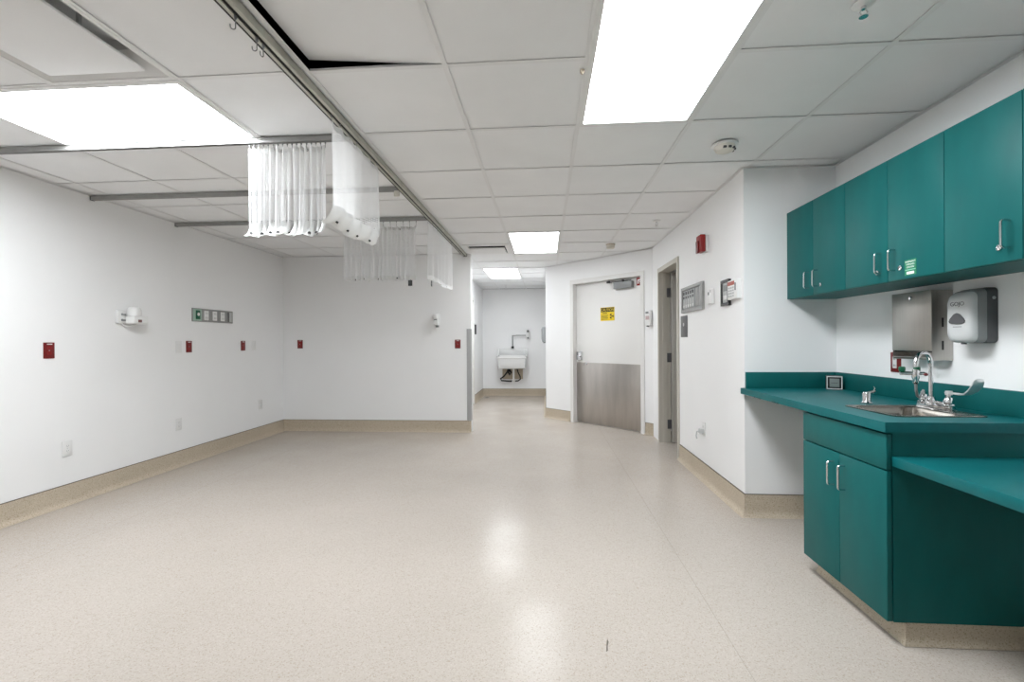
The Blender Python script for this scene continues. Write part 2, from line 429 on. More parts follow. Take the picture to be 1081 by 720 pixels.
mb = MB(); mb.slab([-h, -.235, .235, h], [-h, -.22, .22, h], {(1, 1)}, lambda a, b, c: (a, b, c), -.001, .006)
mb.loft([[(sx*.235, sy*.22, z) for sx, sy in ((-1, -1), (1, -1), (1, 1), (-1, 1))] for z in (.005, .10)], False, True)
mb.build('housing', M_whitem, t, smooth=0)
MB().box(-.225, .225, -.150, .215, -.012, -.002, .002).build('blade', M_whitem, t)
for sx in (-1, 1): MB().box(sx*.18-.005, sx*.18+.005, .16, .172, -.003, .099).build('hanger', M_lgrey, t)
mb = MB(); mb.box(-.23, .23, -.215, .12, .012, .022); mb.build('slot_shade', M_dark, t)  # dark plate painting the shade seen through the grille gap

# smoke detectors and sprinklers -----------------------------------
t = thing('smoke_detector', 'white smoke detector on the ceiling beside the long light panel', 'smoke detector', (1.091, 2.877, ZT))
MB().lathe([(.052, 0), (.075, -.004), (.076, -.012), (.068, -.016)], (0, 0, 0)).build('base', M_whitem, t)
MB().lathe([(.060, -.0165), (.060, -.026), (.050, -.044), (.036, -.050), (.001, -.051)], (0, 0, 0)).build('sensing_head', M_ivory, t)
mb = MB()
for k in range(5):
    a = -1.9+k*.55
    mb.box(.053*math.cos(a)-.009, .053*math.cos(a)+.009, .053*math.sin(a)-.006, .053*math.sin(a)+.006, -.042, -.030, .001)
mb.build('vent_slot', M_dgrey, t)
t = thing('smoke_detector', 'beige round detector on the ceiling above the angled door', 'smoke detector', (.809, 5.75, ZT))
MB().lathe([(.055, 0), (.056, -.008), (.050, -.010)], (0, 0, 0)).build('base', M_patch, t)
MB().lathe([(.050, -.0105), (.050, -.045), (.040, -.055), (.001, -.056)], (0, 0, 0)).build('sensing_head', M_ivory, t)
def sprinkler(x, y, label):
    t = thing('sprinkler', label, 'sprinkler', (x, y, ZT))
    MB().lathe([(.036, 0), (.036, -.004), (.020, -.008), (.012, -.012)], (0, 0, 0)).build('escutcheon', M_whitem, t)
    mb = MB()
    mb.cyl((0, 0, -.012), (0, 0, -.022), .008)
    for sx in (-1, 1): mb.tube([(sx*.006, 0, -.020), (sx*.014, 0, -.032), (sx*.003, 0, -.046)], .0025, 8)
    mb.cyl((0, 0, -.046), (0, 0, -.049), .014)
    mb.build('spray_head', M_chrome, t)
sprinkler(1.13, 1.715, 'sprinkler head in the ceiling above the wall cabinets')
sprinkler(1.107, 4.66, 'small sprinkler head near the top of the open side door')
sprinkler(-.824, 9.686, 'far sprinkler head in front of the alcove sink')
o = MB().box(-.009, .009, -.007, .007, -.014, 0, .002).cyl((0, 0, -.014), (0, 0, -.020), .004).build('ceiling_clip', M_patch)
tag(o, 'tiny yellowed clip on the ceiling grid beside the long light panel', 'clip', loc=(.168, 2.035, ZT))

# ------------------------------------------------------------------ curtain rails
def rail(name, label, p0, p1, m, wide=.030, high=.032, cap=True):
    p0 = Vector(p0); p1 = Vector(p1); L = (p1-p0).length; d = (p1-p0).normalized()
    t = thing(name, label, 'curtain rail', (p0.x, p0.y, ZT), math.atan2(d.y, d.x))
    w_, k = wide/2, wide*.17
    prof = [(-w_, -.001), (w_, -.001), (w_, -high), (k, -high), (k, -high+.005), (w_-.004, -high+.005), (w_-.004, -.006), (-w_+.004, -.006), (-w_+.004, -high+.005), (-k, -high+.005), (-k, -high), (-w_, -high)]
    MB().prism(prof, 'x', 0, L).build('channel', m, t, smooth=0)
    MB().box(.002, L-.002, -k*1.6, k*1.6, -high+.0055, -high+.0075).build('slot', M_dark, t, smooth=0)  # dark strip that paints the shade inside the channel opening
    if cap:
        MB().box(-.006, -.0005, -w_-.003, w_+.003, -high-.003, -.001, .001).build('end_cap', M_dgrey, t)
    return t
XM = -1.075
tm = rail('curtain_rail', 'long main curtain rail running away along the ceiling to the back wall', (XM, -1.2), (XM, YB-.002), M_rail, .046, .036, False)
MB().box(1.2+YB-.02, 1.2+YB-.004, -.027, .027, -.040, -.001, .001).build('end_cap', M_dgrey, tm)
mb = MB(); mb.box(0, 7.2, .0235, .031, -.036, -.014); mb.build('side_shadow', M_dark, tm, smooth=0)  # dark strip standing in for the shadow gap beside the rail
rail('curtain_rail', 'nearest cross rail on the ceiling, beside the crosswise light panel', (XL+.002, 2.564), (XM-.025, 2.564), M_alu)
t3 = rail('curtain_rail', 'middle cross rail on the ceiling carrying no curtain', (XL+.008, 3.46), (XM-.025, 3.46), M_alu)
mb = MB(); mb.box(2.49, 2.53, -.022, -.004, -.075, -.034, .002); mb.build('end_bracket', M_ivory, t3)
rail('curtain_rail', 'farthest cross rail on the ceiling, with a net curtain beneath it', (XL+.008, 4.31), (XM-.025, 4.31), M_alu)
# spare hooks on the main rail
def hook_mesh():
    mb = MB()
    mb.box(-.003, .003, -.005, .005, -.052, -.0365, .001)
    mb.tube([(0, 0, -.048), (0, 0, -.080)]+[tuple(p) for p in arc((0, -.008, -.080), .008, 0, -170, 10, (0, 1, 0), (0, 0, 1))]+[(0, -.0165, -.072)], .0019, 8)
    return mb
h0 = tag(hook_mesh().build('curtain_hook', M_mgrey), 'lone spare hook on the long main rail, nearest the viewer', 'hook', 'spare hooks on the main rail', (XM-.005, 1.545, ZT), RR+.5)
for y, lab, rz in ((1.665, 'spare hook on the main rail, first of the close pair', RR+.3), (1.705, 'spare hook on the main rail, second of the close pair', RR+1.4)):
    c = h0.copy(); C.objects.link(c); c.location = (XM-.005, y, ZT); c.rotation_euler = (0, 0, rz); c['label'] = lab

# net curtains -------------------------------------------------------
def curtain(label, loc, rz, L, z0, z1, pleats, amp, nhook, nsnap, flare, seed, tagpos=None, irregular=.35):
    rnd = random.Random(seed)
    t = thing('net_curtain', label, 'curtain', loc, rz, 'net curtain headers on the ceiling rails')
    n = pleats*10; ph = [rnd.uniform(-irregular, irregular) for _ in range(pleats+2)]; am = [rnd.uniform(.6, 1.2) for _ in range(pleats+2)]
    def off(i, f):                             # plan position of column i at height fraction f (0 top, 1 bottom)
        u = i/n; k = u*pleats; a = int(k); b = k-a
        A = amp*(am[a]*(1-b)+am[a+1]*b); p = ph[a]*(1-b)+ph[a+1]*b
        return u*L+.006*math.sin(5*k)*f, A*(.55+.45*f)*math.sin(2*PI*(k+p*.5))+.010*f*math.sin(1.7*k+1)
    rows = 14
    bm = bmesh.new(); uvl = bm.loops.layers.uv.new('UVMap')
    arcl = [0.]
    for i in range(1, n+1):
        a, b = off(i-1, .5), off(i, .5); arcl.append(arcl[-1]+math.hypot(b[0]-a[0], b[1]-a[1]))
    V = []
    for r in range(rows+1):
        f = r/rows; row = []
        for i in range(n+1):
            x, y = off(i, f); sag = .010*(1-f)*abs(math.sin(PI*i/n*nhook))
            row.append(bm.verts.new((x, y, z0-sag+(z1-z0)*f)))
        V.append(row)
    for r in range(rows):
        for i in range(n):
            fc = bm.faces.new((V[r][i], V[r][i+1], V[r+1][i+1], V[r+1][i])); fc.smooth = True
            for lp, (ii, rr) in zip(fc.loops, ((i, r), (i+1, r), (i+1, r+1), (i, r+1))):
                lp[uvl].uv = (arcl[ii], (z0-z1)*rr/rows)
    me = bpy.data.meshes.new('net'); bm.to_mesh(me); bm.free(); me.materials.append(M_net)
    o = bpy.data.objects.new('net', me); C.objects.link(o); o.parent = t
    # heading tape along the top and the solid hem at the bottom
    mb = MB(); loops = []
    for dz, dy in ((.012, .0), (-.016, .0)):
        loops.append([(off(i, 0)[0], off(i, 0)[1]+dy, z0+dz-.010*abs(math.sin(PI*i/n*nhook))) for i in range(n+1)])
    mb.loft(loops, False, False, closed=False); mb.build('heading_tape', M_hem, t, norm=False)
    mb = MB(); loops = []
    prof = [(0, .018), (0, 0), (-.012*flare, -.026), (-.030*flare, -.052), (-.058*flare, -.070)] if flare else [(0, .014), (0, 0), (0, -.012), (.002, -.026)]
    for q, (dy, dz) in enumerate(prof):
        loops.append([(off(i, 1)[0], off(i, 1)[1]*(1-.55*flare*(q/4))+dy*(1+.25*math.sin(.8*i*pleats/n+seed)), z1+dz+.006*math.sin(2.1*i*pleats/n)*q/4) for i in range(n+1)])
    mb.loft(loops, False, False, closed=False); hem = mb.build('hem', M_hem, t, norm=False)
    edge = MB()                                # side binding
    edge.tube([(off(0, f/8)[0], off(0, f/8)[1], z0+(z1-z0)*f/8) for f in range(9)], .004, 6)
    edge.build('side_binding', M_hem, t)
    for k in range(nhook+1):
        i = min(n, round(n*k/nhook)); x, y = off(i, 0)
        mb = MB(); mb.tube([(x, 0, -.0375), (x, 0, -.046), (x, y*.6, z0+.006), (x, y, z0-.006)], .0014, 6)
        mb.box(x-.003, x+.003, -.003, .003, -.046, -.0368)
        mb.build('hook', M_mgrey, t)
    for k in range(nsnap):
        i = int(n*(k+.5+rnd.uniform(-.25, .25))/nsnap); q = 3 if flare else 2
        x, y, z = loops[q][i]
        mb = MB()
        if flare: mb.cyl((x, y+.002, z+.002), (x, y-.005, z-.006), .0085, seg=14)
        else: mb.cyl((x, y-.0005, z), (x, y-.006, z), .0075, seg=12)
        mb.build('snap_button', M_black, t)
    for k in range(3):                         # eyelets in the heading
        i = int(n*(k+.3)/3); x, y = off(i, .03)
        mb = MB(); ring = [tuple(p) for p in arc((x, y-.003, z0-.014), .006, 0, 360, 12, (1, 0, 0), (0, 0, 1))]
        mb.tube(ring, .0018, 6, False); mb.build('eyelet', M_dgrey, t)
    if tagpos is not None:
        mb = MB(); mb.box(tagpos-.020, tagpos+.020, -.006, -.003, z1-.085, z1-.030, .001); mb.tube([(tagpos, -.0045, z1-.032), (tagpos, -.002, z1-.012)], .0015, 6)
        mb.build('tag', M_black, t)
    return t
curtain('bunched white net curtain hanging from the nearest cross rail', (-1.710, 2.564, ZT), 0, .455, -.064, -.51, 13, .026, 16, 8, 1.0, 3)
curtain('white net curtain hanging from the main rail at the nearest cross rail', (XM, 2.90, ZT), RR, .64, -.068, -.50, 5, .010, 6, 4, .9, 5)
curtain('bunched white net curtain hanging from the farthest cross rail', (-1.920, 4.31, ZT), 0, .70, -.095, -.57, 16, .040, 11, 5, 0, 8, .64)
curtain('sheer net curtain hanging from the main rail nearest the back wall', (XM, 5.26, ZT), RR, 1.06, -.085, -.575, 6, .010, 6, 3, 0, 11, .93)

# ------------------------------------------------------------------ doors
# door_1: wide white door in the angled wall
d1 = empty_struct('door_1', on_ang(0), RA)
REC = .068
mb = MB(); fw_ = .052
mb.box(DS0-fw_, DS0+.004, -.014, .12, 0, DZ+.004); mb.box(DS1-.004, DS1+fw_, -.014, .12, 0, DZ+.004); mb.box(DS0-fw_, DS1+fw_, -.014, .12, DZ-.004, DZ+.058)
mb.box(DS0+.004, DS0+.018, REC+.046, .119, 0, DZ-.004); mb.box(DS1-.018, DS1-.004, REC+.046, .119, 0, DZ-.004)
mb.build('door_frame', M_door, d1, smooth=0)
leaf = MB().box(DS0+.007, DS1-.007, REC, REC+.044, .008, DZ-.007, .001).build('door_leaf', M_door, d1)
MB().box(DS0+.010, DS1-.010, REC-.003, REC-.0002, .012, .905, .0005).build('kick_plate', M_kick, d1)
lk = MB().box(.625, .715, REC-.022, REC-.0002, .935, 1.065, .006).build('lock_case', M_chrome, d1)
MB().cyl((.67, REC-.022, 1.00), (.67, REC-.048, 1.00), .014).tube([(.67, REC-.046, 1.00), (.67, REC-.060, 1.00), (.675, REC-.064, .96), (.675, REC-.060, .925)], .009).build('lever', M_chrome, lk)
MB().box(.600, .622, REC-.010, REC-.0002, .94, 1.06, .002).build('latch_plate', M_dgrey, d1)
MB().lathe([(.018, 0), (.018, .012), (.010, .016)], (.79, REC-.0035, .885), 'y', 20).build('lower_lock', M_chrome, d1)
cl = MB().box(1.32, 1.62, REC-.062, REC-.0002, 1.945, 2.035, .004).build('closer_body', M_mgrey, d1)
mb = MB(); mb.box(1.22, 1.60, REC-.050, REC-.034, 2.040, 2.052, .002); mb.cyl((1.47, REC-.042, 2.035), (1.47, REC-.042, 2.062), .016); mb.box(1.20, 1.25, REC-.055, REC-.025, 2.036, 2.066, .003)
mb.build('closer_arm', M_black, cl)
# things fixed to it
t = thing('warning_sign', 'yellow and black CAUTION radiation sign on the white angled door', 'sign', on_ang(1.175, 1.608), RA)
MB().box(-.122, .122, REC-.003, REC-.0003, -.096, .096, .0004).build('plate', M_yel, t)
MB().box(-.116, .116, REC-.0042, REC-.0031, .030, .090).build('header_band', M_black, t)
text('CAUTION', .052, 0, REC-.0045, .059, M_yel, t, sx=.98)
tre = MB()
for k in range(3):
    a0 = math.radians(-30+120*k); pts = [(.016*math.cos(a0), .016*math.sin(a0))]
    lo = [(.062+.0+.012*math.cos(a0+math.radians(60)*j/6), 0) for j in range(0)]
    ring = [(.036*math.cos(a0+math.radians(60)*j/6), .036*math.sin(a0+math.radians(60)*j/6)) for j in range(7)]
    inn = [(.011*math.cos(a0+math.radians(60)*j/6), .011*math.sin(a0+math.radians(60)*j/6)) for j in range(6, -1, -1)]
    tre.prism([(.072+p[0], -.034+p[1]) for p in ring+inn], 'y', REC-.0042, REC-.0031)
tre.prism([(.072+.0075*math.cos(2*PI*k/16), -.034+.0075*math.sin(2*PI*k/16)) for k in range(16)], 'y', REC-.0042, REC-.0031)
tre.build('trefoil', M_black, t)
mb = MB(); mb.box(-.085, -.005, REC-.0040, REC-.0031, .004, .018)
for k in range(4): mb.box(-.110, .015-.01*(k % 2), REC-.0040, REC-.0031, -.024-.018*k, -.015-.018*k)
mb.build('small_print', mat('olive_print', (.30, .22, .01), .6), t)
t = thing('fire_door_label', 'small red square label at the top right corner of the angled door', 'sign', on_ang(1.700, 2.018), RA)
MB().box(-.038, .038, REC-.003, REC-.0003, -.054, .054, .0004).build('plate', M_redb, t)
mb = MB(); mb.box(-.024, .022, REC-.0042, REC-.0031, .010, .030); mb.box(-.024, -.006, REC-.0042, REC-.0031, -.030, .010); mb.box(.004, .022, REC-.0042, REC-.0031, -.012, .0)
mb.build('pictogram', M_white, t)

# door_2: side door standing open into the next room
d2 = empty_struct('door_2', (XC, 6.03, 0), RR)
a0, a1, az = O2[0], O2[1], O2[3]
mb = MB()
mb.box(a0-.048, a0+.002, -.016, .122, 0, az+.002); mb.box(a1-.002, a1+.045, -.016, .122, 0, az+.002); mb.box(a0-.048, a1+.045, -.016, .122, az-.002, az+.048)
mb.box(a0+.002, a0+.014, .03, .075, 0, az-.002)
mb.build('door_frame', M_frame, d2, smooth=0)
leaf = MB().box(a0+.006, a0+.050, .128, .880, .010, az-.008, .001).build('door_leaf', M_doorg, d2)
for z in (.22, 1.02, 1.80):
    MB().box(a0+.0145, a0+.018, .080, .118, z-.055, z+.055, .001).cyl((a0+.020, .123, z-.055), (a0+.020, .123, z+.055), .007, seg=12).build('hinge', M_dgrey, d2)
# door_3: closed door in the corridor's left wall
d3 = empty_struct('door_3', (-1.42, YB+.13, 0), RL)
mb = MB(); b0, b1 = 1.75, 2.68
mb.box(b0-.05, b0+.002, -.012, .12, 0, 2.042); mb.box(b1-.002, b1+.06, -.022, .12, 0, 2.042); mb.box(b0-.05, b1+.06, -.012, .12, 2.036, 2.09)
mb.build('door_frame', M_door, d3, smooth=0)
MB().box(b0+.006, b1-.006, .05, .094, .008, 2.030, .001).build('door_leaf', M_door, d3)
MB().lathe([(.026, 0), (.026, .008), (.012, .012), (.012, .04), (.028, .05), (.028, .065), (.001, .07)], (b0+.075, .0495, .96), 'y', 20).build('door_handle', M_chrome, d3)

# ------------------------------------------------------------------ casework
YU = [(YC-.002, 2.690), (2.690, 2.052), (2.052, 1.415)]
ZU0, ZU1, XU = 1.503, 2.097, 1.667
def bar_handle(parent, x, y, z0, z1, mt):      # bow handle standing out towards local -y
    out = .030; r = .0045; k = .010
    pts = [(x, y, z0), (x, y-out+k, z0)]+[tuple(p) for p in arc((x, y-out+k, z0+k), k, -90, -180, 5, (0, 1, 0), (0, 0, 1))][0:]
    pts += [(x, y-out, z1-k)]+[tuple(p) for p in arc((x, y-out+k, z1-k), k, 180, 90, 5, (0, 1, 0), (0, 0, 1))]+[(x, y, z1)]
    return MB().tube(pts, r, 10).build('handle', mt, parent)
def wall_cabinet(yf, yn, label, locks, group='teal wall cabinets'):
    W = yf-yn; t = thing('wall_cabinet', label, 'cabinet', (XR, yf, ZU0), RR, group)
    D = XR-XU; H = ZU1-ZU0; th = .018
    mb = MB()
    mb.box(0, th, -D+.021, -.001, 0, H); mb.box(W-th, W, -D+.021, -.001, 0, H)
    mb.box(th, W-th, -D+.021, -.001, 0, th); mb.box(th, W-th, -D+.021, -.001, H-th, H); mb.box(th, W-th, -.02, -.001, th, H-th)
    mb.build('body', M_teal, t, smooth=0)
    mb = MB()
    for k, (a, b, hx) in enumerate(((.0015, W/2-.0015, W/2-.046), (W/2+.0015, W-.0015, W/2+.046))):
        d = MB().box(a, b, -D, -D+.019, .0015, H-.001, .0012).build('door', M_teal, t)
        bar_handle(d, hx, -D, .050, .149, M_chrome)
        if locks[k] is not None:
            MB().lathe([(.011, 0), (.011, .006), (.007, .008), (.006, .004)], (locks[k], -D, .056), 'y', 20).build('lock', M_chrome, d)
    return t
t1 = wall_cabinet(*YU[0], 'teal wall cabinet in the corner, farthest of the three', (None, YU[0][0]-2.915))
t2 = wall_cabinet(*YU[1], 'teal wall cabinet in the middle, with a green sticker on its door', (YU[1][0]-2.437, YU[1][0]-2.288))
t3_ = wall_cabinet(*YU[2], 'teal wall cabinet nearest the viewer, above the soap dispenser', (YU[2][0]-1.815, None))
t = thing('sticker', 'small green eyewash sticker on the middle wall cabinet door', 'sticker', (XU, 2.230, 1.554), RR)
MB().box(-.034, .034, -.0012, -.0002, -.036, .036).build('backing', M_gsign, t, smooth=0)
for k, s in enumerate(('EMERGENCY', 'EYEWASH', 'STATION')): text(s, .0105, 0, -.0013, .026-.0125*k, M_white, t, depth=.0002)
MB().box(-.030, .030, -.0017, -.0013, -.0125, -.0085).build('rule', mat('pale_green', (.25, .55, .40), .6), t, smooth=0)
MB().prism(rrect(0, -.025, .022, .006, .004), 'y', -.0017, -.0013).build('arrow_box', M_white, t, smooth=0)

# base cabinet
XF = 1.366; Y0c, Y1c = 1.955, 2.556
t = thing('base_cabinet', 'teal sink base cabinet with two doors under the worktop', 'cabinet', (XF, Y1c, 0), RR)
W = Y1c-Y0c; D = XR-XF; zb, zt = .088, .851; th = .018
mb = MB()
mb.box(0, th, .021, D-.001, zb, zt); mb.box(W-th, W, .024, D-.001, zb, zt); mb.box(th, W-th, .021, D-.001, zb, zb+th); mb.box(th, W-th, D-.02, D-.001, zb+th, zt)
mb.box(th, W-th, .021, .036, zt-.08, zt); mb.box(th, W-th, .021, .036, .685, .71)
mb.build('body', M_teal, t, smooth=0)
MB().box(.0015, W-.0005, 0, .020, .699, .842, .0012).build('false_drawer_front', M_teal, t)
for a, b, hx in ((.0015, W/2-.0012, W/2-.040), (W/2+.0012, W-.0005, W/2+.040)):
    d = MB().box(a, b, 0, .020, zb+.002, .693, .0012).build('door', M_teal, t); bar_handle(d, hx, 0, .536, .645, M_chrome)
mb = MB()                                      # recessed toe base with its coved vinyl
mb.box(.012, W-.006, .075, D-.001, .001, zb)
mb.build('plinth', M_base, t, smooth=0)
k = [(0, zb-.001), (.007, zb-.001), (.007, .035), (.011, .014), (.022, .003), (.022, .002), (0, .002)]
MB().loft([[(.010, .075-q[0], q[1]) for q in k], [(W-.006+q[0], .075-q[0], q[1]) for q in k], [(W-.006+q[0], D-.001, q[1]) for q in k]]).build('toe_cove', M_base, t)

# worktop with backsplash
XT = 1.352; Y0t = 1.941
t = thing('worktop', 'teal laminate worktop with backsplash, carrying the steel sink', 'worktop', (XT, YC, .853), RR)
hx0, hx1, hy0, hy1 = YC-2.402, YC-2.088, 1.498-XT, 1.788-XT
LT = YC-Y0t; DT = XR-XT
mb = MB(); mb.slab([.001, hx0, hx1, LT], [0, hy0, hy1, DT-.001], {(1, 1)}, lambda a, b, c: (a, b, c), 0, .040)
mb.build('top', M_tealtop, t, smooth=0)
MB().box(.0205, LT, DT-.020, DT-.001, .0402, .150, .001).build('backsplash', M_teal, t)
MB().box(.001, .020, XC+.004-XT, DT-.001, .0402, .150, .001).build('end_splash', M_teal, t)
# chipped edge under the overhang
mb = MB()
for x, l in ((.21, .012), (.27, .03), (.44, .05), (.50, .02)): mb.box(x, x+l, -.0012, .002, -.002, .007, .0004)
mb.build('edge_chip', M_tealdk, t)

# lower desk top
o = thing('desk_top', 'lower teal desk top fixed to the side of the sink cabinet', 'desk', (1.385, Y0c, .716), RR)
MB().box(.0015, 1.45, 0, XR-1.385-.001, 0, .038, .001).build('top', M_tealtop, o)
MB().box(1.43, 1.449, .03, XR-1.385-.001, -.7155, -.0005, .001).build('end_panel', M_teal, o)

# sink -----------------------------------------------------------------
ZC = .893
cxs, cys = 1.674, 2.245
t = thing('sink', 'stainless steel drop-in sink set in the teal worktop', 'sink', (cxs, cys, ZC))
def lp(cx, cy, hx, hy, r, z): return [(p[0], p[1], z) for p in rrect(cx, cy, hx, hy, r)]
bx, by = -.031, 0
mb = MB()
mb.loft([lp(0, 0, .192, .175, .03, .0004), lp(0, 0, .192, .175, .03, .004), lp(0, 0, .188, .171, .028, .006), lp(bx, by, .142, .153, .055, .005),
         lp(bx, by, .137, .148, .052, .001), lp(bx, by, .134, .145, .05, -.05), lp(bx, by, .126, .137, .05, -.135), lp(bx, by, .10, .11, .06, -.15), lp(bx, by, .03, .03, .029, -.153)], False, True)
mb.build('bowl', M_steelh, t, smooth=50)
MB().lathe([(.034, -.1525), (.034, -.150), (.024, -.150), (.020, -.1515)], (bx, by, 0)).build('drain', M_chrome, t)

# faucet with eyewash ----------------------------------------------------
FX, FY = 1.842, 2.345
t = thing('faucet', 'chrome gooseneck faucet with wrist blade handle and eyewash head', 'faucet', (FX, FY, ZC+.0065))
mb = MB()
mb.loft([[(p[0], p[1], z) for p in rrect(0, -.022, .022, .098, .020)] for z in (0, .012)])
mb.lathe([(.024, .012), (.022, .030), (.017, .040), (.016, .052)], (0, 0, 0))
mb.tube([(0, 0, .022), (.004, -.05, .022), (.008, -.09, .018)], .011)
mb.build('deck_body', M_chrome, t)
dv = Vector((-.894, -.447, 0)); Rr = .062; zt_ = .200
pts = [(0, 0, .045), (0, 0, zt_*.5), (0, 0, zt_)]+[tuple(p) for p in arc(dv*Rr+Vector((0, 0, zt_)), Rr, 180, 0, 18, dv, (0, 0, 1))]+[tuple(dv*2*Rr+Vector((0, 0, zt_-.015)))]
MB().tube(pts, .0095, 16).build('gooseneck', M_chrome, t)
def valve(y, blade):
    mb = MB()
    mb.lathe([(.024, .012), (.024, .022), (.018, .026), (.020, .040), (.015, .052), (.012, .056), (.012, .070)], (0.006, y, 0), seg=20)
    v = mb.build('valve', M_chrome, t)
    if not blade: return
    mb = MB()
    cl = [(y+.01, .076, .010), (y-.03, .077, .009), (y-.07, .077, .010), (y-.095, .082, .016), (y-.120, .098, .022), (y-.140, .122, .024), (y-.150, .142, .021), (y-.153, .150, .012)]
    loops = []
    for yy, zz, hw_ in cl:
        loops.append([(0.006-hw_, yy, zz-.003), (0.006+hw_, yy, zz-.003), (0.006+hw_, yy+.001, zz+.004), (0.006-hw_, yy+.001, zz+.004)])
    mb.loft(loops); mb.cyl((0.006, y, .068), (0.006, y, .086), .013, seg=20)
    mb.build('wrist_blade', M_satin, v, smooth=60)
valve(-.090, True); valve(.052, False)
e = dv*2*Rr+Vector((0, 0, zt_-.015))
mb = MB(); mb.lathe([(.013, 0), (.015, -.006), (.015, -.040), (.012, -.048), (.012, -.065), (.009, -.070)], e, seg=20)
ax = Vector((-.96, .28, 0)); p1 = e+Vector((0, 0, -.020)); mb.cyl(p1-ax*.012, p1+ax*.060, .0085, seg=16)
mb.cyl(p1-ax*.012+Vector((0, 0, 0)), p1-ax*.034, .007, seg=14)
eb = mb.build('eyewash_body', M_chrome, t)
for k in (-.004, .052):
    q = p1+ax*k; MB().lathe([(.009, .006), (.012, .010), (.0135, .016), (.0135, .027), (.010, .031)], q, seg=18).build('eyewash_cap', M_green, eb)
MB().lathe([(.007, 0), (.008, .004), (.006, .010)], p1-ax*.034+Vector((0, -.002, -.004)), 'y', 14).build('eyewash_knob', M_red, eb)
st = e+Vector((0, 0, -.068))
MB().tube([st, st+Vector((.004, .003, -.03)), st+Vector((.03, .03, -.062)), st+Vector((.07, .07, -.074)), (-.0, .045, .075), (.004, .051, .068)], .0055, 10).build('supply_hose', M_mgrey, eb)

# drinking spout beside the sink
t = thing('bubbler', 'small chrome spout with a lever on the worktop beyond the sink', 'spout', (1.655, 2.505, ZC+.0006))
MB().lathe([(.026, 0), (.026, .005), (.020, .009), (.018, .014), (.019, .050), (.015, .058)], (0, 0, 0), seg=24).build('body', M_chrome, t)
MB().tube([(0, -.004, .052), (.022, -.012, .060), (.032, -.016, .066)], [.009, .008, .007], 12).build('spout', M_chrome, t)
MB().tube([(.024, -.012, .062), (.032, -.012, .078), (.028, -.008, .088)], .003, 8).build('lever', M_chrome, t)

# small clock
t = thing('digital_clock', 'small square digital clock standing in the corner of the worktop', 'clock', (1.912, 3.205, ZC), -.42)
MB().box(-.046, .046, -.016, .020, .0005, .093, .006, 3).build('case', M_black, t)
mb = MB(); mb.slab([-.043, -.038, .038, .043], [.004, .009, .084, .089], {(1, 1)}, lambda a, b, c: (a, c, b), -.0195, -.0155); mb.build('bezel', M_white, t, smooth=0)
MB().box(-.027, .027, -.0185, -.0162, .018, .074, .0005).build('display', M_screen, t)
MB().box(-.018, .018, -.0190, -.0186, .043, .047).build('digit_row', M_dgrey, t, smooth=0)

# paper towel dispenser -------------------------------------------------
def frame_right(y, z): return (XR, y, z)
t = thing('paper_towel_dispenser', 'brushed steel paper towel dispenser under the middle wall cabinet', 'dispenser', frame_right(2.660, 1.119), RR)
W = .257; H = .349; D = .101
mb = MB()
mb.box(0, .0015, -D+.004, -.001, 0, H-.002); mb.box(W-.0015, W, -D+.004, -.001, 0, H-.002); mb.box(.0015, W-.0015, -D+.004, -.001, H-.004, H-.002); mb.box(.0015, W-.0015, -.003, -.001, 0, H-.004)
mb.box(.0015, W-.0015, -.055, -.003, .0, .0015)
mb.build('case', M_steel, t, smooth=0)
MB().box(0, W, -D, -D+.0035, .046, H, .0012).build('front_door', M_steel, t)
mb = MB(); mb.box(.004, W-.004, -D+.012, -.006, .040, .060); mb.build('towel_slot', M_black, t, smooth=0)
mb = MB(); mb.tube([(.003, -D+.006, .006), (.003, -D+.004, .012), (W-.003, -D+.004, .012), (W-.003, -D+.006, .006)], .004, 8); mb.build('rolled_lip', M_steel, t)
MB().lathe([(.010, 0), (.010, .006), (.007, .009)], (W*.52, -D, H-.032), 'y', 20).build('lock', M_chrome, t)
mb = MB()
for z in (.052, .165): mb.box(W-.001, W+.0008, -D*.47-.006, -D*.47+.003, z, z+.045)
mb.build('sight_slot', M_black, t, smooth=0)

# soap dispenser ----------------------------------------------------------
t = thing('soap_dispenser', 'grey and white wall soap dispenser marked GOJO beside the steel towel dispenser', 'dispenser', frame_right(2.252, 1.206), RR)
def ring(y, hx, z0, z1, r): return [(p[0], y, p[1]) for p in rrect(0, (z0+z1)/2, hx, (z1-z0)/2, r)]
MB().loft([ring(-.001, .074, .000, .248, .020), ring(-.030, .074, -.001, .248, .022), ring(-.044, .073, .0, .245, .022)]).build('back_housing', M_dgrey, t, smooth=50)
MB().loft([ring(-.0445, .072, .001, .244, .024), ring(-.070, .070, .000, .238, .028), ring(-.078, .068, .002, .234, .028)]).build('side_housing', M_mgrey, t, smooth=50)
MB().loft([ring(-.0785, .067, .001, .232, .030), ring(-.094, .065, .004, .224, .032), ring(-.104, .058, .016, .212, .034), ring(-.108, .044, .036, .196, .034)]).build('front_cover', M_cover, t, smooth=70)
win = [(-.040, .100), (-.037, .092), (-.025, .088), (0, .086), (.025, .088), (.037, .092), (.040, .100), (.034, .112), (.014, .132), (0, .137), (-.014, .132), (-.034, .112)]
MB().prism(win, 'y', -.113, -.104).build('window', M_dgrey, t)
text('GOJO', .026, 0, -.1085, .178, M_dgrey, t, sx=1.05)
MB().box(-.022, .022, -.1092, -.1078, .072, .076).build('caption', M_mgrey, t, smooth=0)
MB().tube([(0, -.080, .004), (0, -.080, -.006)], .010, 12).build('nozzle', M_dgrey, t)
MB().lathe([(.007, 0), (.007, .002), (.004, .003)], (.074, -.018, .20), 'x', 16).build('latch', M_lgrey, t)

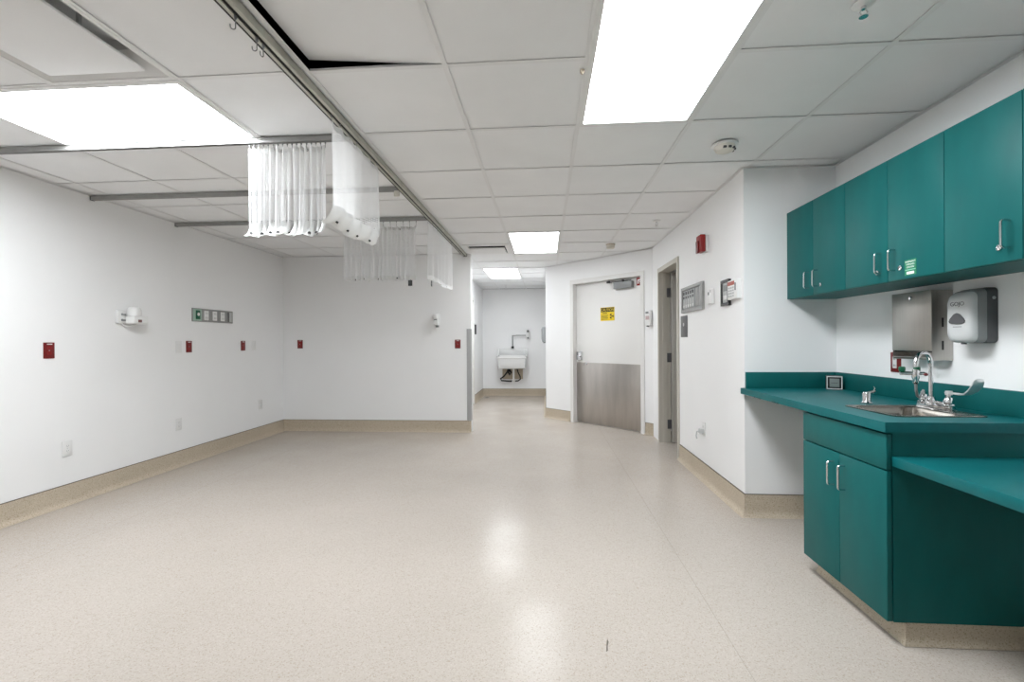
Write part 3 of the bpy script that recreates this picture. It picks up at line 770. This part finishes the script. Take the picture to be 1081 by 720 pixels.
# red socket behind the faucet
def outlet_faces(t, y, m, mslot):
    for z in (.019, -.019):
        r = MB().prism([(.0165*math.cos(2*PI*k/20)*1.0, z+max(-.0125, min(.0125, .0165*math.sin(2*PI*k/20)))) for k in range(20)], 'y', y-.0015, y).build('receptacle', m, t)
        mb = MB(); mb.box(-.008, -.006, y-.0020, y-.0014, z-.002, z+.007); mb.box(.006, .008, y-.0020, y-.0014, z-.002, z+.007); mb.cyl((0, y-.0014, z-.006), (0, y-.0020, z-.006), .0022, seg=10)
        mb.build('slot', mslot, r)
def wall_outlet(label, loc, rz, mp=M_white, mf=M_white, ms=M_dgrey, w_=.076, h_=.118, group=None, name='wall_outlet', cat='outlet', screw=True):
    t = thing(name, label, cat, loc, rz, group)
    MB().box(-w_/2, w_/2, -.006, -.0004, -h_/2, h_/2, .002).build('cover_plate', mp, t)
    outlet_faces(t, -.006, mf, ms)
    if screw: MB().cyl((0, -.006, 0), (0, -.0072, 0), .003, seg=12).build('screw', M_lgrey, t)
    return t
t = thing('wall_outlet', 'red wall outlet under the steel towel dispenser', 'outlet', (XR, 2.770, 1.094), RR)
MB().box(-.037, .037, -.007, -.0004, -.056, .056, .002).build('cover_plate', M_red, t)
MB().box(-.018, .012, -.0095, -.0068, -.034, .034, .001).build('socket_insert', M_white, t)
mb = MB()
for z in (-.018, .018):
    mb.box(-.010, -.007, -.0102, -.0094, z-.006, z+.006); mb.box(.001, .004, -.0102, -.0094, z-.006, z+.006)
mb.build('slot', M_dgrey, t, smooth=0)

# ------------------------------------------------------------------ left wall fittings
G = 'red wall outlets'
def red_outlet(label, loc, rz): return wall_outlet(label, loc, rz, M_red, M_redb, M_black, group=G)
ro = red_outlet('red wall outlet on the left wall, nearest the viewer', (XL, 3.131, 1.178), RL)
mb = MB(); mb.box(-.016, .020, -.0075, -.0059, .043, .050); mb.build('label_strip', M_white, ro, smooth=0)
copy_tree(ro, 'red wall outlet on the left wall under the grey call panel, beside a white plate', (XL, 4.465, 1.191), RL)
copy_tree(ro, 'red wall outlet on the left wall nearest the back corner', (XL, 5.312, 1.192), RL)
copy_tree(ro, 'red wall outlet on the back wall nearest the left corner', (-3.398, YB, 1.203), RB)
copy_tree(ro, 'red wall outlet on the back wall beside the grey corner guard', (-1.184, YB, 1.194), RB)
def blank_plate(label, loc, rz, w_=.076):
    t = thing('blank_plate', label, 'wall plate', loc, rz)
    MB().box(-w_/2, w_/2, -.007, -.0004, -.059, .059, .002).build('cover_plate', M_whitem, t)
    mb = MB()
    for z in (-.042, .042): mb.cyl((0, -.007, z), (0, -.0082, z), .003, seg=12)
    mb.box(-.022, .022, -.0078, -.0068, -.028, .028, .0004)
    mb.build('cover_detail', M_white, t)
blank_plate('white wall plate beside the red outlet under the call panel', (XL, 4.330, 1.189), RL)
blank_plate('faint white wall plate nearest the back corner of the left wall', (XL, 5.515, 1.192), RL)
wo = wall_outlet('white duplex outlet low on the left wall, nearest the viewer', (XL, 3.256, .428), RL, ms=M_mgrey, group='white low outlets on the left wall')
copy_tree(wo, 'white duplex outlet low on the left wall, middle of three', (XL, 4.326, .420), RL)
copy_tree(wo, 'white duplex outlet low on the left wall, nearest the back corner', (XL, 5.645, .436), RL)
# nurse call and service panel
t = thing('call_panel', 'long grey service panel with a green module on the left wall', 'wall panel', (XL, 4.812, 1.522), RL)
MB().box(-.308, .308, -.012, -.0004, -.070, .070, .003).build('back_plate', M_alu, t)
MB().box(-.300, -.185, -.016, -.0118, -.062, .062, .002).build('green_plate', mat('pale_green_plate', (.36, .50, .42), .4), t)
gm = MB().box(-.270, -.212, -.024, -.0158, -.046, .048, .004).build('call_module', M_green, t)
MB().lathe([(.017, 0), (.017, .004), (.012, .008), (.001, .009)], (-.241, -.024, .006), 'y', 20).build('call_button', M_white, gm)
for x in (-.115, .010, .135):
    p = MB().box(x-.032, x+.032, -.018, -.0118, -.050, .050, .003).build('receptacle_plate', M_white, t)
    mb = MB()
    for z in (-.024, .024): mb.box(x-.016, x-.006, -.0188, -.0178, z-.010, z+.010); mb.box(x+.006, x+.016, -.0188, -.0178, z-.010, z+.010)
    mb.build('socket', M_lgrey, p, smooth=0)
mb = MB()
for x in (-.178, -.055, .070, .195): mb.box(x-.0015, x+.0015, -.0132, -.0118, -.066, .066)
mb.build('panel_joint', M_mgrey, t, smooth=0)
MB().box(.222, .236, -.0160, -.0118, -.054, .054, .001).build('dark_slot', M_dgrey, t)
MB().box(.250, .285, -.0145, -.0118, -.054, .054, .001).build('end_module', M_lgrey, t)
# exam bracket on the left wall
t = thing('wall_bracket', 'white instrument bracket with a round cap on the left wall', 'wall bracket', (XL, 3.760, 1.460), RL)
MB().box(-.100, -.030, -.030, -.0004, -.060, .052, .006).build('mounting_plate', M_white, t)
mb = MB()
for z in (.016, -.032): mb.cyl((-.068, -.030, z), (-.068, -.034, z), .010, seg=14); mb.box(-.060, -.034, -.036, -.029, z-.010, z+.006, .002)
mb.build('knob', M_mgrey, t)
MB().box(-.040, .110, -.110, -.030, -.062, .004, .008, 3).build('holder', M_white, t)
MB().lathe([(.050, 0), (.052, .02), (.050, .052), (.040, .072), (.018, .082), (.001, .083)], (.012, -.068, .0045)).build('round_cap', M_white, t)
MB().box(.004, .040, -.1125, -.1098, -.050, -.026, .002).build('warning_label', mat('brown_label', (.20, .10, .09), .6), t)
MB().tube([(.03, -.06, -.062), (.02, -.055, -.078), (-.03, -.03, -.085), (-.06, -.02, -.06)], .006, 10).build('cable', M_white, t)

# ------------------------------------------------------------------ back wall fittings
t = thing('wall_bracket', 'small white holder high on the back wall beside the corner guard', 'wall bracket', (-1.462, YB, 1.512), RB)
MB().box(-.034, .034, -.028, -.0004, -.075, .095, .006).build('mounting_plate', M_white, t)
MB().lathe([(.030, 0), (.036, .02), (.036, .05), (.030, .055)], (-.003, -.065, .028)).build('round_cap', M_white, t)
MB().box(-.030, .028, -.090, -.028, -.065, .027, .008, 3).build('holder', M_white, t)
MB().box(-.005, .030, -.085, -.032, -.092, -.0655, .004).build('plug', M_mgrey, t)
MB().box(-.024, .014, -.0925, -.0895, .004, .018, .001).build('label_strip', M_mgrey, t)
o = thing('corner_guard', 'grey corner guard on the free end of the back wall', 'corner guard', (XE, YB, HB+.006))
mb = MB()
pr = [(-.056, -.0005), (-.056, -.004), (-.006, -.004), (.003, .000), (.004, .006), (.004, .056), (.0005, .056), (.0005, .004), (-.003, -.0005)]
mb.prism(pr, 'z', 0, 1.232); mb.build('cover', M_guard, o)
MB().prism([(-.057, -.0005), (-.057, -.0048), (-.005, -.0048), (.0042, .0), (.0048, .006), (.0048, .057), (.0005, .057), (.0005, .004), (-.003, -.0005)], 'z', 1.2322, 1.237).build('end_cap', M_guard, o)

# ------------------------------------------------------------------ recess wall fittings (face at X = XC)
def RC(y, z): return (XC, y, z)
t = thing('fire_strobe', 'red fire alarm strobe high on the wall beside the open door', 'fire alarm', RC(4.060, 2.045), RR)
MB().box(-.062, .062, -.020, -.0004, -.072, .072, .004).build('back_box', M_white, t)
MB().box(-.056, .056, -.066, -.0205, -.066, .080, .008, 3).build('housing', M_redb, t)
MB().box(-.020, .030, -.082, -.0658, -.075, .030, .006).build('strobe_lens', M_red, t)
mb = MB()
for k in range(4): mb.box(-.0575, -.0558, -.056, -.032, -.045+k*.022, -.035+k*.022)
mb.build('lettering_mark', M_white, t, smooth=0)
# medical gas alarm panel
t = thing('gas_alarm_panel', 'steel framed gas alarm panel with vertical gauge strips beside the open door', 'wall panel', RC(4.415, 1.618), RR)
mb = MB(); hx, hz = .310, .122
mb.slab([-hx, -hx+.040, hx-.040, hx], [-hz, -hz+.030, hz-.026, hz], {(1, 1)}, lambda a, b, c: (a, c, b), -.022, -.0004)
mb.build('frame', M_alu, t, smooth=0)
MB().box(-hx+.0405, hx-.0405, -.010, -.001, -hz+.0305, hz-.0265).build('face_plate', M_mgrey, t, smooth=0)
for k in range(5):
    x = -.228+k*.068
    s = MB().box(x-.022, x+.022, -.016, -.0102, -.082, .086, .002).build('gauge_strip', M_lgrey, t)
    MB().box(x-.016, x+.016, -.0185, -.0158, .048, .078, .001).build('gauge_display', M_black, s)
    MB().box(x-.012, x+.012, -.0190, -.0158, -.074, -.050, .001).build('indicator', M_white, s)
    MB().box(x-.016, x+.016, -.0178, -.0158, .010, .034, .001).build('gauge_scale', M_dgrey, s)
for k in range(3): MB().box(.125+k*.044, .157+k*.044, -.014, -.0102, -.082, .086, .002).build('blank_strip', M_guard, t)
t = thing('room_sign', 'dark grey upright room sign beside the open door, under the gas panel', 'sign', RC(4.685, 1.364), RR)
MB().box(-.100, .100, -.008, -.0004, -.106, .106, .002).build('plate', M_dgrey, t)
MB().lathe([(.018, 0), (.018, .002), (.001, .003)], (0, -.008, .018), 'y', 20).build('pictogram', M_lgrey, t)
t = thing('thermostat', 'small white wall thermostat between the gas panel and the dark framed unit', 'thermostat', RC(3.915, 1.588), RR)
MB().box(-.045, .045, -.026, -.0004, -.062, .062, .006, 3).build('cover', M_white, t)
MB().box(-.030, -.004, -.0275, -.0258, .012, .036, .001).build('display', M_dgrey, t)
MB().box(.020, .034, -.0275, -.0258, .030, .052, .001).build('switch', M_mgrey, t)
t = thing('wall_monitor', 'black framed wall unit beside the white keypad', 'wall panel', RC(3.606, 1.585), RR)
mb = MB(); hx, hz = .076, .098
mb.slab([-hx, -hx+.020, hx-.020, hx], [-hz, -hz+.022, hz-.022, hz], {(1, 1)}, lambda a, b, c: (a, c, b), -.022, -.0004); mb.build('frame', M_black, t, smooth=0)
MB().box(-hx+.0205, hx-.0205, -.014, -.001, -hz+.0225, hz-.0225, .001).build('face_plate', M_lgrey, t)
MB().box(-.034, .034, -.0165, -.0142, .012, .058, .001).build('display', M_mgrey, t)
MB().box(-.030, .030, -.0180, -.0142, -.052, -.020, .001).build('button_row', M_white, t)
t = thing('keypad', 'white alarm keypad with red strip nearest the recess corner', 'keypad', RC(3.428, 1.590), RR)
MB().box(-.086, .082, -.034, -.0004, -.070, .070, .006, 3).build('case', M_white, t)
MB().box(-.080, .040, -.0362, -.0338, .032, .060, .001).build('red_strip', mat('dull_red_strip', (.42, .10, .07), .5), t)
for r in range(4):
    for q in range(3): MB().box(-.066+q*.036, -.040+q*.036, -.0375, -.0338, .008-r*.020, .020-r*.020, .002).build('key', M_lgrey, t)
MB().box(.050, .064, -.0370, -.0338, -.010, .045, .001).build('indicator', M_dgrey, t)
t = wall_outlet('white low outlet with a grey plug on the wall beside the worktop', RC(4.135, .452), RR, ms=M_dgrey)
pl = MB().box(-.020, .020, -.045, -.0080, -.040, .000, .006).build('plug', M_lgrey, t)
MB().tube([(0, -.040, -.020), (0, -.062, -.024), (.010, -.070, -.06), (.012, -.066, -.085)], .006, 10).build('plug_cord', M_lgrey, pl)
# small device on the angled wall beside the open door
t = thing('sanitiser_holder', 'small white device on the narrow wall between the two doors', 'dispenser', on_ang(1.905, 1.515), RA)
MB().box(-.040, .040, -.055, -.0004, -.095, .100, .008, 3).build('case', M_white, t)
MB().box(-.030, .014, -.0575, -.0548, .060, .085, .001).build('label_strip', M_mgrey, t)
MB().box(-.030, .022, -.0575, -.0548, -.020, .028, .001).build('info_label', mat('pink_label', (.55, .42, .42), .6), t)
MB().box(-.024, .000, -.048, -.020, -.110, -.0955, .003).build('nozzle', M_dgrey, t)

# ------------------------------------------------------------------ alcove
t = thing('service_sink', 'white wall hung service sink in the far alcove', 'sink', (-.735, YA, 0), RB)
z1, z0 = .905, .625; hx = .325; dp = .46
mb = MB()
def sl(hx_, y0_, y1_, r, z): return [(p[0], p[1], z) for p in rrect(0, (y0_+y1_)/2, hx_, (y1_-y0_)/2, r)]
mb.loft([sl(hx-.055, -dp+.07, -.002, .05, z0), sl(hx-.030, -dp+.045, -.002, .05, z0+.02), sl(hx-.022, -dp+.03, -.002, .05, z1-.055), sl(hx, -dp, -.002, .05, z1-.048), sl(hx, -dp, -.002, .05, z1),
         sl(hx-.035, -dp+.04, -.045, .05, z1), sl(hx-.06, -dp+.07, -.06, .05, z0+.06), sl(hx-.10, -dp+.12, -.12, .05, z0+.04)])
mb.build('basin', M_porc, t, smooth=50)
mb = MB(); mb.box(-hx+.01, hx-.01, -.040, -.002, z1-.01, 1.066, .008, 3)
for sx in (-1, 1): mb.prism([(-.04, z1-.005), (-.04, 1.060), (-.20, z1+.01), (-.30, z1-.005)], 'x', sx*(hx-.012)-.014, sx*(hx-.012)+.014)
mb.build('splash_back', M_porc, t)
mb = MB(); mb.tube([(.03, -.22, z0+.001), (.03, -.22, .46), (.03, -.20, .40), (.03, -.10, .36), (.03, -.04, .335)], .022, 14); mb.cyl((.03, -.22, .40), (.03, -.22, .33), .020); mb.build('drain_pipe', M_pvc, t)
mb = MB()
mb.tube([(-.10, -.06, .61), (-.12, -.10, .54), (-.20, -.12, .44), (-.27, -.11, .39), (-.25, -.10, .345), (-.13, -.09, .335), (-.02, -.08, .33)], .017, 10)
mb.tube([(.10, -.06, .61), (.12, -.10, .54), (.17, -.12, .44), (.175, -.11, .38), (.12, -.10, .34), (.06, -.09, .335)], .013, 10)
mb.tube([(-.06, -.09, .61), (-.10, -.13, .55), (-.06, -.15, .48), (-.03, -.13, .53), (-.07, -.10, .58)], .024, 10)
mb.build('supply_hose', M_hose, t)
MB().box(-.235, .225, -.010, -.0006, .375, .61, .002).build('wall_patch', M_patch, t)
t = thing('wall_faucet', 'wall mounted faucet arm and dark spray pipe above the far white sink', 'faucet', (-.735, YA, 1.20), RB)
MB().tube([(0, -.055, -.135), (0, -.055, .10), (0, -.05, .165)], [.013, .013, .010], 12).cyl((0, -.055, -.110), (0, -.055, -.134), .026).build('spray_pipe', M_mgrey, t)
MB().cyl((0, -.055, -.128), (0, -.055, -.085), .030).build('pipe_base', M_black, t)
mb = MB(); mb.tube([(.085, -.09, .160), (.30, -.09, .160)], .011, 12); mb.tube([(0, -.055, .155), (.085, -.09, .160)], .008, 10); mb.build('arm', M_alu, t)
MB().box(.310, .385, -.10, -.0006, .075, .285, .010, 3).build('mixer_body', M_white, t)
mb = MB(); mb.cyl((.35, -.10, .250), (.35, -.135, .250), .028); mb.cyl((.35, -.10, .100), (.35, -.125, .100), .020); mb.build('knob', M_dgrey, t)
t = thing('paper_towel_dispenser', 'grey paper towel dispenser on the corridor wall near the far sink', 'dispenser', (XA, 9.05, 1.185), RR)
MB().box(-.15, .15, -.075, -.0006, .02, .315, .012, 3).build('case', M_mgrey, t)
MB().prism([(-.0756, .03), (-.0756, .30), (-.088, .27), (-.088, .09)], 'x', -.14, .14).build('front_cover', M_mgrey, t)
MB().box(-.12, .12, -.055, -.008, .004, .0195, .002).build('towel_slot', M_dgrey, t)
t = thing('wall_plate', 'narrow black plate on the corridor wall left of the far sink', 'wall plate', (-1.42, 9.24, 1.470), RL)
MB().box(-.050, .050, -.026, -.0005, -.100, .100, .004).build('plate', M_black, t)
MB().box(-.020, .020, -.030, -.0262, -.030, .030, .002).build('face', M_dgrey, t)
t = thing('floor_drain', 'small dark round floor drain near the far alcove corner', 'drain', (-1.275, 9.96, 0))
MB().lathe([(.060, .0004), (.060, .003), (.050, .004)], (0, 0, 0)).build('rim', M_mgrey, t)
mb = MB(); mb.cyl((0, 0, .0041), (0, 0, .0052), .048)
mb.build('grate', M_dark, t)
# scuff in the floor covering
mb = MB(); mb.prism([(.232, 1.835), (.240, 1.842), (.243, 1.870), (.250, 1.895), (.247, 1.915), (.243, 1.90), (.238, 1.872)], 'z', .0002, .0008)
o = mb.build('scuff_mark', M_gap, bpy.data.objects['floor'], smooth=0)
